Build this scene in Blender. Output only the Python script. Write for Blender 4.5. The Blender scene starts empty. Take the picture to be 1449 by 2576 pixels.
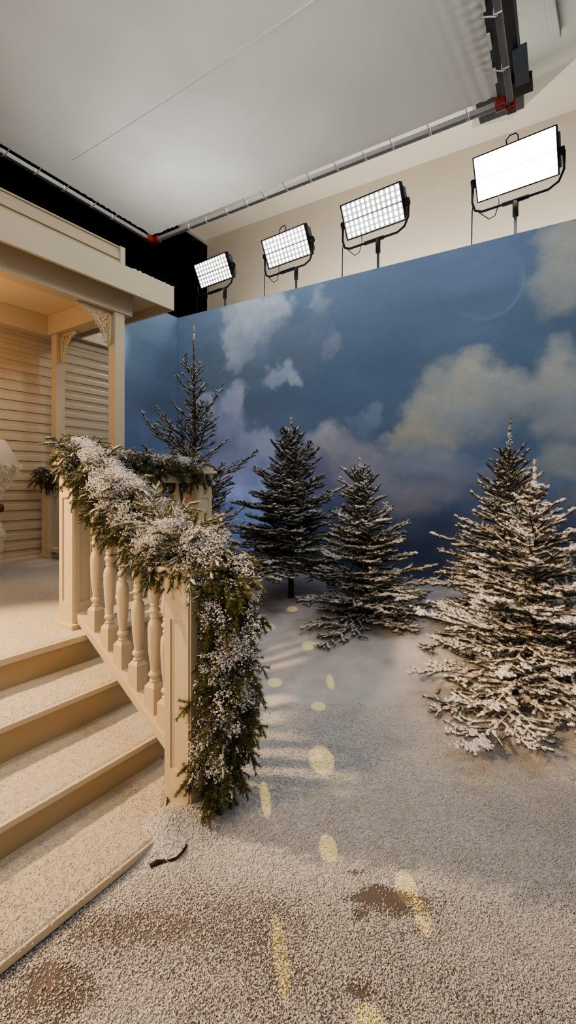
import bpy, bmesh, math, random
import numpy as np
from mathutils import Vector, Matrix
random.seed(7); rng = np.random.default_rng(7)
C = bpy.context.scene.collection
F = 1160.0; CX = 724.5; HY = 1215.0; H = 1.2       # focal length (px at 1449x2576), principal point, eye height
PI = math.pi

# ------------------------------------------------------------------ helpers
def ray(px, py): return ((px-CX)/F, 1.0, -(py-HY)/F)
def at_z(px, py, z):
    t = (z-H)*F/(HY-py); return np.array([(px-CX)/F*t, t, z])
def at_y(px, py, Y): return np.array([(px-CX)/F*Y, Y, H-(py-HY)/F*Y])
A = np.array([.555, .832, 0.]); B = np.array([-.832, .555, 0.]); P0 = np.array([-1.125, 2.42, 0.])
def por(a, b, z): return P0+A*a+B*b+np.array([0, 0, z])
A2 = np.array([.512, .859, 0.]); B2 = np.array([-.859, .512, 0.]); BC = np.array([-1.609, 6.73, 0.])   # backdrop frame, corner
def bak(u, w, z): return BC-B2*u+A2*w+np.array([0, 0, z])

def lin(r, g, b):
    f = lambda c: (c/255/12.92) if c/255 <= .04045 else ((c/255+.055)/1.055)**2.4
    return (f(r), f(g), f(b), 1)

def mesh_np(name, verts, faces, mat, parent=None, smooth=False, attrs=None, mats=None):
    me = bpy.data.meshes.new(name)
    verts = np.asarray(verts, dtype=np.float32).reshape(-1, 3)
    if parent is not None: verts = verts-np.array(parent.location, dtype=np.float32)
    faces = np.asarray(faces, dtype=np.int32)
    k = faces.shape[1]
    me.vertices.add(len(verts)); me.vertices.foreach_set('co', verts.ravel())
    me.loops.add(faces.size); me.loops.foreach_set('vertex_index', faces.ravel())
    me.polygons.add(len(faces))
    me.polygons.foreach_set('loop_start', np.arange(0, faces.size, k, dtype=np.int32))
    me.polygons.foreach_set('loop_total', np.full(len(faces), k, dtype=np.int32))
    if smooth: me.polygons.foreach_set('use_smooth', np.ones(len(faces), dtype=bool))
    if attrs:
        for an, av in attrs.items():
            av = np.asarray(av, dtype=np.float32)
            if av.ndim == 1:
                at = me.attributes.new(an, 'FLOAT', 'POINT'); at.data.foreach_set('value', av)
            else:
                at = me.attributes.new(an, 'FLOAT_COLOR', 'POINT')
                at.data.foreach_set('color', np.c_[av, np.ones(len(av))].astype(np.float32).ravel())
    me.update(calc_edges=True); me.validate()
    me.materials.append(mat)
    o = bpy.data.objects.new(name, me); C.objects.link(o)
    if parent is not None: o.parent = parent
    return o

def tag(o, label=None, cat=None, group=None, kind=None):
    if label: o['label'] = label
    if cat: o['category'] = cat
    if group: o['group'] = group
    if kind: o['kind'] = kind
    return o
def thing(name, loc, label, cat, group=None):
    o = bpy.data.objects.new(name, None); C.objects.link(o); o.location = Vector([float(v) for v in loc])
    o.empty_display_size = .1
    return tag(o, label, cat, group)

class MB:
    """collects shapes (world coordinates) into one mesh"""
    def __init__(s): s.bm = bmesh.new()
    def hexa(s, c8, bevel=0):
        v = [s.bm.verts.new(tuple(float(q) for q in c)) for c in c8]
        for f in ((0,3,2,1),(4,5,6,7),(0,1,5,4),(1,2,6,5),(2,3,7,6),(3,0,4,7)): s.bm.faces.new([v[i] for i in f])
        if bevel:
            es = set(e for q in v for e in q.link_edges)
            bmesh.ops.bevel(s.bm, geom=list(es), offset=bevel, segments=2, affect='EDGES', profile=.6)
        return s
    def pbox(s, a0, a1, b0, b1, z0, z1, bevel=0, fr=por):
        return s.hexa([fr(a0,b0,z0),fr(a0,b1,z0),fr(a1,b1,z0),fr(a1,b0,z0),fr(a0,b0,z1),fr(a0,b1,z1),fr(a1,b1,z1),fr(a1,b0,z1)], bevel)
    def beam(s, p, q, w, h, up=(0,0,1), bevel=0, sidev=None):
        p = np.array(p, float); q = np.array(q, float); d = q-p; d /= np.linalg.norm(d)
        sd = np.cross(d, up) if sidev is None else np.array(sidev, float); sd = sd/np.linalg.norm(sd)*w/2
        u = np.cross(sd, d); u = u/np.linalg.norm(u)*h/2
        return s.hexa([p-sd-u,p-sd+u,q-sd+u,q-sd-u,p+sd-u,p+sd+u,q+sd+u,q+sd-u], bevel)
    def tube(s, pts, r, n=8, cap=True):
        pts = [Vector([float(c) for c in p]) for p in pts]; rs = r if hasattr(r, '__len__') else [r]*len(pts)
        rings = []; prev = None
        for i, p in enumerate(pts):
            t = (pts[min(i+1, len(pts)-1)]-pts[max(i-1, 0)]).normalized()
            if prev is None:
                ref = Vector((0,0,1)) if abs(t.z) < .9 else Vector((1,0,0)); nn = t.cross(ref).normalized()
            else: nn = (prev-t*prev.dot(t)).normalized()
            prev = nn; bb = t.cross(nn)
            rings.append([s.bm.verts.new(p+(nn*math.cos(2*PI*k/n)+bb*math.sin(2*PI*k/n))*rs[i]) for k in range(n)])
        for a, b in zip(rings, rings[1:]):
            for k in range(n): s.bm.faces.new([a[k], a[(k+1) % n], b[(k+1) % n], b[k]])
        if cap: s.bm.faces.new(rings[0][::-1]); s.bm.faces.new(rings[-1])
        return s
    def lathe(s, c, prof, n=20):
        c = Vector([float(q) for q in c])
        rings = [[s.bm.verts.new(c+Vector((math.cos(2*PI*k/n)*r, math.sin(2*PI*k/n)*r, z))) for k in range(n)] for r, z in prof]
        for a, b in zip(rings, rings[1:]):
            for k in range(n): s.bm.faces.new([a[k], a[(k+1) % n], b[(k+1) % n], b[k]])
        s.bm.faces.new(rings[0][::-1]); s.bm.faces.new(rings[-1]); return s
    def poly(s, pts):
        s.bm.faces.new([s.bm.verts.new(tuple(float(q) for q in p)) for p in pts]); return s
    def prism(s, pts, off):
        off = np.array(off, float); a = [s.bm.verts.new(tuple(float(q) for q in p)) for p in pts]
        b = [s.bm.verts.new(tuple(float(q) for q in (np.array(p)+off))) for p in pts]; n = len(a)
        s.bm.faces.new(a); s.bm.faces.new(b[::-1])
        for i in range(n): s.bm.faces.new([a[(i+1) % n], a[i], b[i], b[(i+1) % n]])
        return s
    def build(s, name, mat, parent=None, smooth=False, angle=None):
        bmesh.ops.recalc_face_normals(s.bm, faces=s.bm.faces)
        me = bpy.data.meshes.new(name)
        if parent is not None: bmesh.ops.translate(s.bm, verts=s.bm.verts, vec=-parent.location)
        if smooth:
            for f in s.bm.faces: f.smooth = True
            if angle:
                for e in s.bm.edges:
                    if len(e.link_faces) == 2 and e.calc_face_angle(0) > angle: e.smooth = False
        s.bm.to_mesh(me); s.bm.free(); me.materials.append(mat)
        o = bpy.data.objects.new(name, me); C.objects.link(o)
        if parent is not None: o.parent = parent
        return o

# ------------------------------------------------------------------ numpy noise
_perm = rng.random((64, 64, 64)).astype(np.float32)
def vnoise(p):
    p = np.asarray(p, float); i = np.floor(p).astype(int); f = p-i; f = f*f*(3-2*f); i &= 63; j = (i+1) & 63
    x0,y0,z0 = i[...,0],i[...,1],i[...,2]; x1,y1,z1 = j[...,0],j[...,1],j[...,2]; fx,fy,fz = f[...,0],f[...,1],f[...,2]
    l = lambda a,b,t: a+(b-a)*t
    return l(l(l(_perm[x0,y0,z0],_perm[x1,y0,z0],fx),l(_perm[x0,y1,z0],_perm[x1,y1,z0],fx),fy),
             l(l(_perm[x0,y0,z1],_perm[x1,y0,z1],fx),l(_perm[x0,y1,z1],_perm[x1,y1,z1],fx),fy),fz)
def fbm(p, oct=4):
    p = np.asarray(p, float); s = 0; a = .5; t = 0
    for k in range(oct): s = s+a*vnoise(p*2**k+17.3*k); t += a; a *= .5
    return s/t
def sstep(a, b, x): t = np.clip((x-a)/(b-a), 0, 1); return t*t*(3-2*t)

# ------------------------------------------------------------------ materials
def mat(name):
    m = bpy.data.materials.new(name); m.use_nodes = True; nt = m.node_tree
    return m, nt, nt.nodes['Principled BSDF']
def N(nt, t, **kw):
    n = nt.nodes.new(t)
    for k, v in kw.items():
        if k in n.inputs.keys(): n.inputs[k].default_value = v
        else: setattr(n, k, v)
    return n
def simple(name, col, rough=.6, metal=0, noise=.06, scale=8, bump=0, bscale=60, spec=.3):
    m, nt, b = mat(name)
    b.inputs['Roughness'].default_value = rough; b.inputs['Metallic'].default_value = metal
    b.inputs['Specular IOR Level'].default_value = spec
    tc = N(nt, 'ShaderNodeTexCoord'); nz = N(nt, 'ShaderNodeTexNoise', Scale=scale, Detail=4.0)
    nt.links.new(tc.outputs['Object'], nz.inputs['Vector'])
    mx = N(nt, 'ShaderNodeMix', data_type='RGBA')
    c = np.array(col[:3]); mx.inputs[6].default_value = (*(c*(1-noise)), 1); mx.inputs[7].default_value = (*np.minimum(c*(1+noise), 1), 1)
    nt.links.new(nz.outputs['Fac'], mx.inputs[0]); nt.links.new(mx.outputs[2], b.inputs['Base Color'])
    if bump:
        n2 = N(nt, 'ShaderNodeTexNoise', Scale=bscale, Detail=3.0); nt.links.new(tc.outputs['Object'], n2.inputs['Vector'])
        bp = N(nt, 'ShaderNodeBump', Strength=bump, Distance=.004); nt.links.new(n2.outputs['Fac'], bp.inputs['Height'])
        nt.links.new(bp.outputs['Normal'], b.inputs['Normal'])
    return m
def emis(name, col, s):
    m, nt, b = mat(name); b.inputs['Base Color'].default_value = (.8,.8,.8,1)
    b.inputs['Emission Color'].default_value = col; b.inputs['Emission Strength'].default_value = s; return m

M = {}
M['paint'] = simple('cream_paint', lin(206, 192, 164), .45, noise=.03, scale=5, bump=.15, bscale=40)
M['siding'] = simple('siding_vinyl', lin(196, 180, 150), .4, noise=.03, scale=5)
M['porchceil'] = simple('porch_ceiling_paint', lin(225, 210, 180), .6, noise=.02)
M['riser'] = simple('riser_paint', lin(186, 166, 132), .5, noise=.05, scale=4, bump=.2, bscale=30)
M['steel'] = simple('steel_pipe', lin(122, 121, 118), .5, metal=.1, noise=.15, scale=20)
M['black'] = simple('black_metal', lin(18, 18, 20), .75, noise=.1, bump=.1)
M['greyplastic'] = simple('grey_housing', lin(70, 76, 84), .5)
M['darksteel'] = simple('stand_steel', lin(70, 70, 74), .5, metal=.4)
M['red'] = simple('red_corner', lin(120, 30, 24), .5)
M['drape'] = simple('black_drape', lin(6, 6, 7), 1, spec=0)
M['roomwall'] = simple('studio_wall', lin(205, 194, 176), .8, noise=.06, scale=1.2)
M['roomceil'] = simple('studio_ceiling', lin(200, 192, 178), .8, noise=.05, scale=1)
M['bulk'] = simple('bulkhead_white', lin(158, 158, 150), .7, noise=.08, scale=1.5)
M['truss'] = simple('dark_truss', lin(42, 44, 48), .6, noise=.2, scale=6)
M['tie'] = simple('bungee_tie', lin(190, 186, 176), .6)
M['wire'] = simple('wire_dark', lin(40, 28, 26), .6)
M['bark'] = simple('bark', lin(70, 50, 38), .9, noise=.3, scale=30, bump=.8, bscale=90)
M['brown'] = simple('brown_knob', lin(92, 48, 22), .35)
M['lensw'] = simple('lens_plate', lin(120, 124, 132), .25, metal=.3)

def snowmat(name, c1, c2, bscale=220, bstr=.6, dist=.006):
    m, nt, b = mat(name); b.inputs['Roughness'].default_value = .75; b.inputs['Specular IOR Level'].default_value = .25
    tc = N(nt, 'ShaderNodeTexCoord'); v = N(nt, 'ShaderNodeTexVoronoi', Scale=bscale); n = N(nt, 'ShaderNodeTexNoise', Scale=bscale*.4, Detail=4.0)
    nt.links.new(tc.outputs['Object'], v.inputs['Vector']); nt.links.new(tc.outputs['Object'], n.inputs['Vector'])
    mx = N(nt, 'ShaderNodeMix', data_type='RGBA'); mx.inputs[6].default_value = c1; mx.inputs[7].default_value = c2
    nt.links.new(n.outputs['Fac'], mx.inputs[0]); nt.links.new(mx.outputs[2], b.inputs['Base Color'])
    ad = N(nt, 'ShaderNodeMath', operation='SUBTRACT'); nt.links.new(n.outputs['Fac'], ad.inputs[0]); nt.links.new(v.outputs['Distance'], ad.inputs[1])
    bp = N(nt, 'ShaderNodeBump', Strength=bstr, Distance=dist); nt.links.new(ad.outputs[0], bp.inputs['Height']); nt.links.new(bp.outputs['Normal'], b.inputs['Normal'])
    return m
M['snow'] = snowmat('snow_clump', lin(225, 222, 220), lin(245, 243, 242))
M['stepsnow'] = snowmat('snow_granular', lin(184, 172, 154), lin(228, 222, 208), bscale=260, bstr=.8, dist=.004)
M['flake'] = simple('snow_flakes', lin(222, 216, 208), .6, noise=.06, scale=60)

def needlemat(name, g1, g2, snowc):
    m, nt, b = mat(name); b.inputs['Roughness'].default_value = .6; b.inputs['Specular IOR Level'].default_value = .25
    at = N(nt, 'ShaderNodeAttribute', attribute_name='snow'); av = N(nt, 'ShaderNodeAttribute', attribute_name='tone')
    mg = N(nt, 'ShaderNodeMix', data_type='RGBA'); mg.inputs[6].default_value = g1; mg.inputs[7].default_value = g2
    nt.links.new(av.outputs['Fac'], mg.inputs[0])
    ms = N(nt, 'ShaderNodeMix', data_type='RGBA'); ms.inputs[7].default_value = snowc
    nt.links.new(mg.outputs[2], ms.inputs[6]); nt.links.new(at.outputs['Fac'], ms.inputs[0]); nt.links.new(ms.outputs[2], b.inputs['Base Color'])
    return m
M['spruce'] = needlemat('spruce_needles', lin(38, 48, 38), lin(92, 98, 76), lin(228, 226, 222))
M['fir'] = needlemat('fir_needles', lin(50, 62, 32), lin(130, 130, 72), lin(235, 232, 228))

# ------------------------------------------------------------------ ground
def gheight(X, Y):
    s = X*.512+Y*.859
    z = .16*sstep(2.15, 3.9, s)
    n = fbm(np.stack([X*1.3, Y*1.3, X*0+3], -1), 4)-.5
    z = z+n*.10*sstep(1.7, 3.0, s)+n*.02
    z = z+(fbm(np.stack([X*7, Y*4, X*0+9], -1), 3)-.5)*.022*sstep(1.5, 2.2, s)
    g = lambda x, y, sx, sy, h: h*np.exp(-((X-x)/sx)**2-((Y-y)/sy)**2)
    z = z+g(.92, 3.02, .28, .2, .055)+g(-.42, 1.585, .10, .085, .06)+g(-.30, 1.64, .10, .08, .03)+g(1.5, 2.5, .5, .3, .03)
    z = z+g(-.17, 1.74, .22, .05, .018)
    pa = (X-P0[0])*A[0]+(Y-P0[1])*A[1]; pb = (X-P0[0])*B[0]+(Y-P0[1])*B[1]
    under = sstep(-.30, -.1, pb)*(1-sstep(.9, 1.15, pa))
    return z*(1-under)-.0
def build_ground():
    us = np.linspace(-4.2, 4.6, 500); vs = np.concatenate([np.linspace(.2, 4.5, 430), np.linspace(4.52, 8.5, 120)])
    X, Y = np.meshgrid(us, vs); Z = gheight(X, Y)
    cover = np.full(X.shape, .97)
    near = 1-sstep(1.18, 1.75, Y)
    n = fbm(np.stack([X*3.2, Y*3.2, X*0+1], -1), 5)
    cover = cover-near*(.36+.7*(n-.5))-.03*(1-sstep(1.5,2.3,Y))
    def hole(px, py, rx, ry, d):
        p = at_z(px, py, 0); q = ((X-p[0])/rx)**2+((Y-p[1])/ry)**2
        nn = fbm(np.stack([X*22, Y*22, X*0+5], -1), 3)
        return .34*d*np.clip(1.35-q*.9-(nn-.5)*2.2, 0, 1)
    for h in ((945,2255,.055,.035,1),(985,2270,.06,.045,.95),(920,2295,.03,.02,.9),(910,2490,.028,.02,1),(1065,2275,.03,.03,.6),(895,2196,.035,.008,.8),(1020,2185,.05,.01,.4),(130,2440,.04,.025,.8),(150,2500,.1,.05,.7),(330,2330,.16,.04,.3),(960,2262,.09,.03,.8)):
        cover = cover-hole(*h)
    nx = len(us); ny = len(vs); idx = np.arange(nx*ny).reshape(ny, nx)
    fc = np.stack([idx[:-1,:-1], idx[:-1,1:], idx[1:,1:], idx[1:,:-1]], -1).reshape(-1, 4)
    m, nt, b = mat('ground_snow'); b.inputs['Roughness'].default_value = .85; b.inputs['Specular IOR Level'].default_value = .15
    tc = N(nt, 'ShaderNodeTexCoord'); at = N(nt, 'ShaderNodeAttribute', attribute_name='cover')
    v = N(nt, 'ShaderNodeTexVoronoi', Scale=110.0); v2 = N(nt, 'ShaderNodeTexNoise', Scale=170.0, Detail=3.0); v3 = N(nt, 'ShaderNodeTexNoise', Scale=9.0, Detail=5.0)
    for q in (v, v2, v3): nt.links.new(tc.outputs['Object'], q.inputs['Vector'])
    sc = N(nt, 'ShaderNodeMix', data_type='RGBA'); sc.inputs[6].default_value = lin(178, 177, 178); sc.inputs[7].default_value = lin(218, 217, 218)
    nt.links.new(v3.outputs['Fac'], sc.inputs[0])
    fl = N(nt, 'ShaderNodeMix', data_type='RGBA'); fl.inputs[6].default_value = lin(80, 76, 74); fl.inputs[7].default_value = lin(126, 114, 106)
    nt.links.new(v3.outputs['Fac'], fl.inputs[0])
    sb = N(nt, 'ShaderNodeMath', operation='SUBTRACT'); nt.links.new(at.outputs['Fac'], sb.inputs[0]); nt.links.new(v2.outputs['Fac'], sb.inputs[1])
    mr = N(nt, 'ShaderNodeMapRange'); mr.inputs[1].default_value = -.02; mr.inputs[2].default_value = .10; nt.links.new(sb.outputs[0], mr.inputs[0])
    mx = N(nt, 'ShaderNodeMix', data_type='RGBA'); nt.links.new(mr.outputs[0], mx.inputs[0]); nt.links.new(fl.outputs[2], mx.inputs[6]); nt.links.new(sc.outputs[2], mx.inputs[7])
    nt.links.new(mx.outputs[2], b.inputs['Base Color'])
    hs = N(nt, 'ShaderNodeMath', operation='MULTIPLY_ADD'); hs.inputs[1].default_value = .9; nt.links.new(mr.outputs[0], hs.inputs[0]); nt.links.new(v2.outputs['Fac'], hs.inputs[2])
    bp = N(nt, 'ShaderNodeBump', Strength=.55, Distance=.006); nt.links.new(hs.outputs[0], bp.inputs['Height']); nt.links.new(bp.outputs['Normal'], b.inputs['Normal'])
    o = mesh_np('floor', np.stack([X, Y, Z], -1), fc, m, smooth=True, attrs={'cover': cover.ravel()}); tag(o, kind='structure')
    tree_floor = (us, vs, cover)
    return tree_floor
GU, GV, COVER = build_ground()
def cover_at(X, Y):
    i = np.clip(np.searchsorted(GU, X), 0, len(GU)-1); j = np.clip(np.searchsorted(GV, Y), 0, len(GV)-1); return COVER[j, i]

def flakes(name, pts, size, label, parent=None):
    n = len(pts); base = np.array([[1,.1,0],[-.5,.8,.1],[-.4,-.9,0],[0,.1,.8]])
    q = rng.normal(size=(n,4,3))*.3+base
    ang = rng.random(n)*2*PI; ca, sa = np.cos(ang)[:,None], np.sin(ang)[:,None]
    x = q[...,0]*ca-q[...,1]*sa; y = q[...,0]*sa+q[...,1]*ca
    V = np.stack([x, y, q[...,2]], -1)*size[:,None,None]+pts[:,None,:]
    f = np.array([[0,1,3],[1,2,3],[2,0,3],[0,2,1]]); Fc = (np.arange(n)[:,None,None]*4+f).reshape(-1,3)
    o = mesh_np(name, V, Fc, M['flake'], parent, smooth=False)
    return tag(o, label, 'snow', kind='stuff')
n = 170000
Y = 1/(rng.random(n)*(1/.98-1/2.5)+1/2.5); X = (rng.random(n)*1.32-.66)*Y*1.0
keep = rng.random(n) < np.clip(cover_at(X, Y)*1.0-.05, 0.06, 1)
X, Y = X[keep], Y[keep]
pa = (X-P0[0])*A[0]+(Y-P0[1])*A[1]; pb = (X-P0[0])*B[0]+(Y-P0[1])*B[1]
edge_p = at_z(370, 2125, 0); edge_q = at_z(0, 2425, 0)
qd = [edge_p[:2]+(edge_p-edge_q)[:2]*.08, edge_q[:2]+(edge_q-edge_p)[:2]*2, por(-3,-.7,0)[:2], por(-.05,-.7,0)[:2]]   # outline of the bottom board
ins_ = np.ones(len(X), bool); sg = None
for a_, b_ in zip(qd, qd[1:]+qd[:1]):
    cr = (b_[0]-a_[0])*(Y-a_[1])-(b_[1]-a_[1])*(X-a_[0]); ins_ &= cr < 0
ok = (~ins_ & ~((pb > -.76) & (pa < .0)) & ~((pb > -.2) & (pa < 1.2))) | ((gheight(X, Y) > .031) & (pb < -.9) & (Y < 1.75))
X, Y = X[ok], Y[ok]
flakes('snow_flakes', np.stack([X, Y, gheight(X, Y)+.001], -1), .0015+.003*rng.random(len(X))**1.6, 'loose white granules of fake snow scattered over the brown studio floor')

# ------------------------------------------------------------------ porch base and stairs
PZ = .432; RZ = .144
NB = [-.13, -.44, -.76]       # b of the three nosings
plat = thing('porch_platform', por(-1, .5, 0), 'cream boarded porch deck raised above the stairs with a snowy top', 'porch deck')
MB().pbox(-3.2, 1.17, NB[0]+.02, 2.66, 0, PZ-.03).build('skirt', M['riser'], plat)
MB().pbox(-3.2, 1.19, NB[0], 2.66, PZ-.03, PZ, .004).build('deck', M['paint'], plat)
st = thing('porch_stairs', por(-1, -.8, 0), 'cream wooden stairs covered in granular snow beside the turned-baluster railing', 'stairs')
def aend(b): return .14+.2*b+.02
for k, (b0, b1) in enumerate(((NB[1], NB[0]+.03), (NB[2], NB[1]+.03))):
    z = RZ*(2-k)
    MB().hexa([por(-2.6,b0+.02,0),por(-2.6,b1,0),por(aend(b1),b1,0),por(aend(b0),b0+.02,0),
               por(-2.6,b0+.02,z-.022),por(-2.6,b1,z-.022),por(aend(b1),b1,z-.022),por(aend(b0),b0+.02,z-.022)]).build('riser', M['riser'], st)
    MB().hexa([por(-2.6,b0,z-.022),por(-2.6,b1,z-.022),por(aend(b1),b1,z-.022),por(aend(b0),b0,z-.022),
               por(-2.6,b0,z),por(-2.6,b1,z),por(aend(b1),b1,z),por(aend(b0),b0,z)], .004).build('tread', M['paint'], st)
# bottom board on the floor
e0 = at_z(372, 2127, .03); e1 = at_z(0, 2427, .03); ed = (e1-e0)/np.linalg.norm(e1-e0)
e0b = e0-ed*.06; e2 = e0+ed*2.2
c = [e0b, e2, por(-3.0, -.7, .03), por(-.02, -.7, .03)]
MB().prism([np.array([p[0],p[1],.006]) for p in c], (0,0,.022)).build('bottom_board', M['paint'], st)

def snow_sheet(name, corners, z, thick, nu, nv, mat_, label, seed):
    """snow layer on a quad with ragged borders, built as a closed bumpy sheet"""
    u = np.linspace(0,1,nu); v = np.linspace(0,1,nv); U,V = np.meshgrid(u,v)
    c = [np.array(q, float) for q in corners]
    P = (c[0]*(1-U[...,None])*(1-V[...,None])+c[1]*U[...,None]*(1-V[...,None])+c[2]*U[...,None]*V[...,None]+c[3]*(1-U[...,None])*V[...,None])
    L1 = np.linalg.norm(c[1]-c[0]); L2 = np.linalg.norm(c[3]-c[0])
    d = np.minimum(np.minimum(U, 1-U)*L1, np.minimum(V, 1-V)*L2)
    nz = fbm(np.stack([P[...,0]*60, P[...,1]*60, P[...,0]*0+seed], -1), 3)
    n2 = fbm(np.stack([P[...,0]*7, P[...,1]*7, P[...,0]*0+seed], -1), 3)
    h = thick*(.35+.65*n2)*sstep(0, .02, d-.008*nz)+.005*(nz-.4)
    P[...,2] = z+h-.003
    idx = np.arange(nu*nv).reshape(nv, nu)
    fc = np.stack([idx[:-1,:-1], idx[:-1,1:], idx[1:,1:], idx[1:,:-1]], -1).reshape(-1,4)
    o = mesh_np(name, P, fc, mat_, smooth=True)
    tag(o, label, 'snow', kind='stuff')
    return P
sheets = []
sheets.append(snow_sheet('platform_snow', [por(-2.0,NB[0]+.003,0),por(1.16,NB[0]+.003,0),por(1.16,2.64,0),por(-2.0,2.64,0)], PZ, .010, 500, 420, M['stepsnow'], 'thin granular snow spread over the porch deck', 1))
sheets.append(snow_sheet('upper_step_snow', [por(-1.9,NB[1]+.003,0),por(aend(NB[1])-.01,NB[1]+.003,0),por(aend(NB[0])-.01,NB[0]+.018,0),por(-1.9,NB[0]+.018,0)], RZ*2, .010, 400, 70, M['stepsnow'], 'thin granular snow on the upper stair tread', 2))
sheets.append(snow_sheet('middle_step_snow', [por(-1.9,NB[2]+.003,0),por(aend(NB[2])-.01,NB[2]+.003,0),por(aend(NB[1])-.01,NB[1]+.018,0),por(-1.9,NB[1]+.018,0)], RZ, .010, 400, 70, M['stepsnow'], 'thin granular snow on the lower stair tread', 3))
sheets.append(snow_sheet('bottom_step_snow', [e2*.4+e0*.6+ed*.3-[0,0,.03],e0b-[0,0,.03],por(.0,-.745,0),por(-1.9,-.745,0)], .028, .012, 260, 260, M['stepsnow'], 'granular snow over the board at the foot of the stairs', 4))
pts = []
for S, cnt in zip(sheets, (22000, 20000, 24000, 50000)):
    Fp = S.reshape(-1,3); w = 1/np.maximum(Fp[:,1],.5)**2.5; w /= w.sum()
    i = rng.choice(len(Fp), cnt, p=w); pts.append(Fp[i]+np.c_[rng.normal(size=(cnt,2))*.004, np.full(cnt,.0008)])
pts = np.concatenate(pts)
flakes('stair_snow_flakes', pts, .001+.0024*rng.random(len(pts))**2, 'loose white granules of fake snow on the porch stairs and deck')

# ------------------------------------------------------------------ newels, rails, balusters
def newel(parent, a, b, z0, z1, s=.125, panel=True, cap=True, base=True, cov=True):
    m = MB(); m.pbox(a, a+s, b, b+s, z0, z1, .002)
    # raised stiles make the recessed panels on the -A and -B faces
    if panel:
        pz0, pz1 = z0+.16*(z1-z0), z0+.80*(z1-z0); e = .007; w = s*.24
        for (u0,u1) in ((0,w),(s-w,s)):
            m.pbox(a-e,a+.001,b+u0,b+u1,z0,z1); m.pbox(a+u0,a+u1,b-e,b+.001,z0,z1)
        for (zz0,zz1) in ((z0,pz0),(pz1,z1)):
            m.pbox(a-e,a+.001,b+w,b+s-w,zz0,zz1); m.pbox(a+w,a+s-w,b-e,b+.001,zz0,zz1)
    o = m.build('newel_post', M['paint'], parent)
    if cap:
        k = MB(); k.pbox(a-.03,a+s+.03,b-.03,b+s+.03,z1,z1+.022,.005).pbox(a-.014,a+s+.014,b-.014,b+s+.014,z1+.022,z1+.04,.004)
        k.pbox(a-.014,a+s+.014,b-.014,b+s+.014,z1-.02,z1,.004)
        k.build('newel_cap', M['paint'], parent)
    if base:
        MB().pbox(a-.03,a+s+.03,b-.03,b+s+.03,z0,z0+.03,.006).build('newel_base', M['paint'], parent)
    return o
def baluster(parent, c, zb, zt, bh=.11, w=.052):
    """c = (x, y); square block with chamfered top, rings, long vase, rings, small vase"""
    Ht = zt-zb; m = MB(); cx = np.array([c[0], c[1], 0])
    def sq(r, z): return [cx+A*sx*r+B*sy*r+np.array([0,0,z]) for sx,sy in ((-1,-1),(-1,1),(1,1),(1,-1))]
    h = w/2; m.hexa(sq(h, zb)+sq(h, zb+bh-.018)); m.hexa(sq(h, zb+bh-.018)+sq(h*.55, zb+bh))
    L = Ht-bh
    pr = [(.018,0),(.022,.012),(.016,.022),(.018,.034),(.024,.048),(.026,.062),(.022,.078),(.016,.088),(.0185,.10),(.016,.11),(.018,.125),
          (.025,.25),(.0275,.36),(.028,.44),(.0255,.49),(.018,.512),(.0165,.525),(.0205,.54),(.0165,.555),(.019,.57),(.025,.59),(.019,.612),(.016,.625),(.020,.64),(.016,.655),
          (.021,.675),(.0255,.71),(.026,.745),(.022,.80),(.016,.87),(.0125,.93),(.012,1.0)]
    m.lathe((c[0],c[1],0), [(r, zb+bh+t*L) for r,t in pr], 20)
    return m.build('baluster', M['paint'], parent, smooth=True, angle=.9)

NZ1 = 1.295
# stair railing
LA, LB = -.195, -1.053; LS = .125
sr = thing('stair_railing', por(-.1,-.5,RZ), 'cream stair railing of turned balusters running down from the deck to the floor', 'railing')
newel(sr, LA, LB, 0, .865, LS, base=False)
pA = por(.05, 0, .497); pB = por(LA+.055, LB+LS, .178)
MB().beam(pA, pB, .07, .045, bevel=.004).build('bottom_rail', M['paint'], sr)
tA = por(.055, 0, 1.18); tB = por(LA+.06, LB+LS, .80)
MB().beam(tA, tB, .07, .06, bevel=.01).build('top_rail', M['paint'], sr)
pc, qc = pA, pB
for px in (236, 269.5, 302, 340, 381, 413):
    r = (px-CX)/F; s = None
    d = qc-pc; s = (r*pc[1]-pc[0])/(d[0]-r*d[1])       # where the sight line crosses the rail line
    s = max(0, s)+.015
    q = pc+d*s; t = tA+(tB-tA)*s
    baluster(sr, (q[0]+.006, q[1]), q[2]+.005, t[2], .13, .058)
# upper newel + front rail + far newel
fr = thing('porch_railing', por(.45,.06,PZ), 'cream porch front railing between the tall panelled newel and the corner newel', 'railing')
newel(fr, 0, 0, PZ, NZ1, .125)
FA = .905
newel(fr, FA, 0, PZ, NZ1-.03, .135)
MB().pbox(.125, FA, .03, .10, 1.2, 1.26, .01).build('top_rail', M['paint'], fr)
MB().pbox(.125, FA, .03, .10, PZ+.06, PZ+.10, .005).build('bottom_rail', M['paint'], fr)
for a in (.20, .347, .494, .640, .781):
    q = por(a, .065, 0); baluster(fr, q[:2], PZ+.095, 1.2, .1, .05)
# side rail to the wall
sd = thing('porch_railing', por(1.1,1.2,PZ), 'cream side railing from the corner newel back to the siding wall', 'railing')
def srp(b): return .972+(b-.06)*.115
wn = srp(2.38)
newel(sd, wn-.05, 2.40, PZ, NZ1-.05, .12)
for (z0, z1, nm) in ((1.2, 1.26, 'top_rail'), (PZ+.06, PZ+.10, 'bottom_rail')):
    MB().beam(por(srp(.135),.135,(z0+z1)/2), por(srp(2.40),2.40,(z0+z1)/2), .07, z1-z0, bevel=.005).build(nm, M['paint'], sd)
for b in np.arange(.31, 2.35, .21):
    q = por(srp(b), b, 0); baluster(sd, q[:2], PZ+.095, 1.2, .1, .05)

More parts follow.
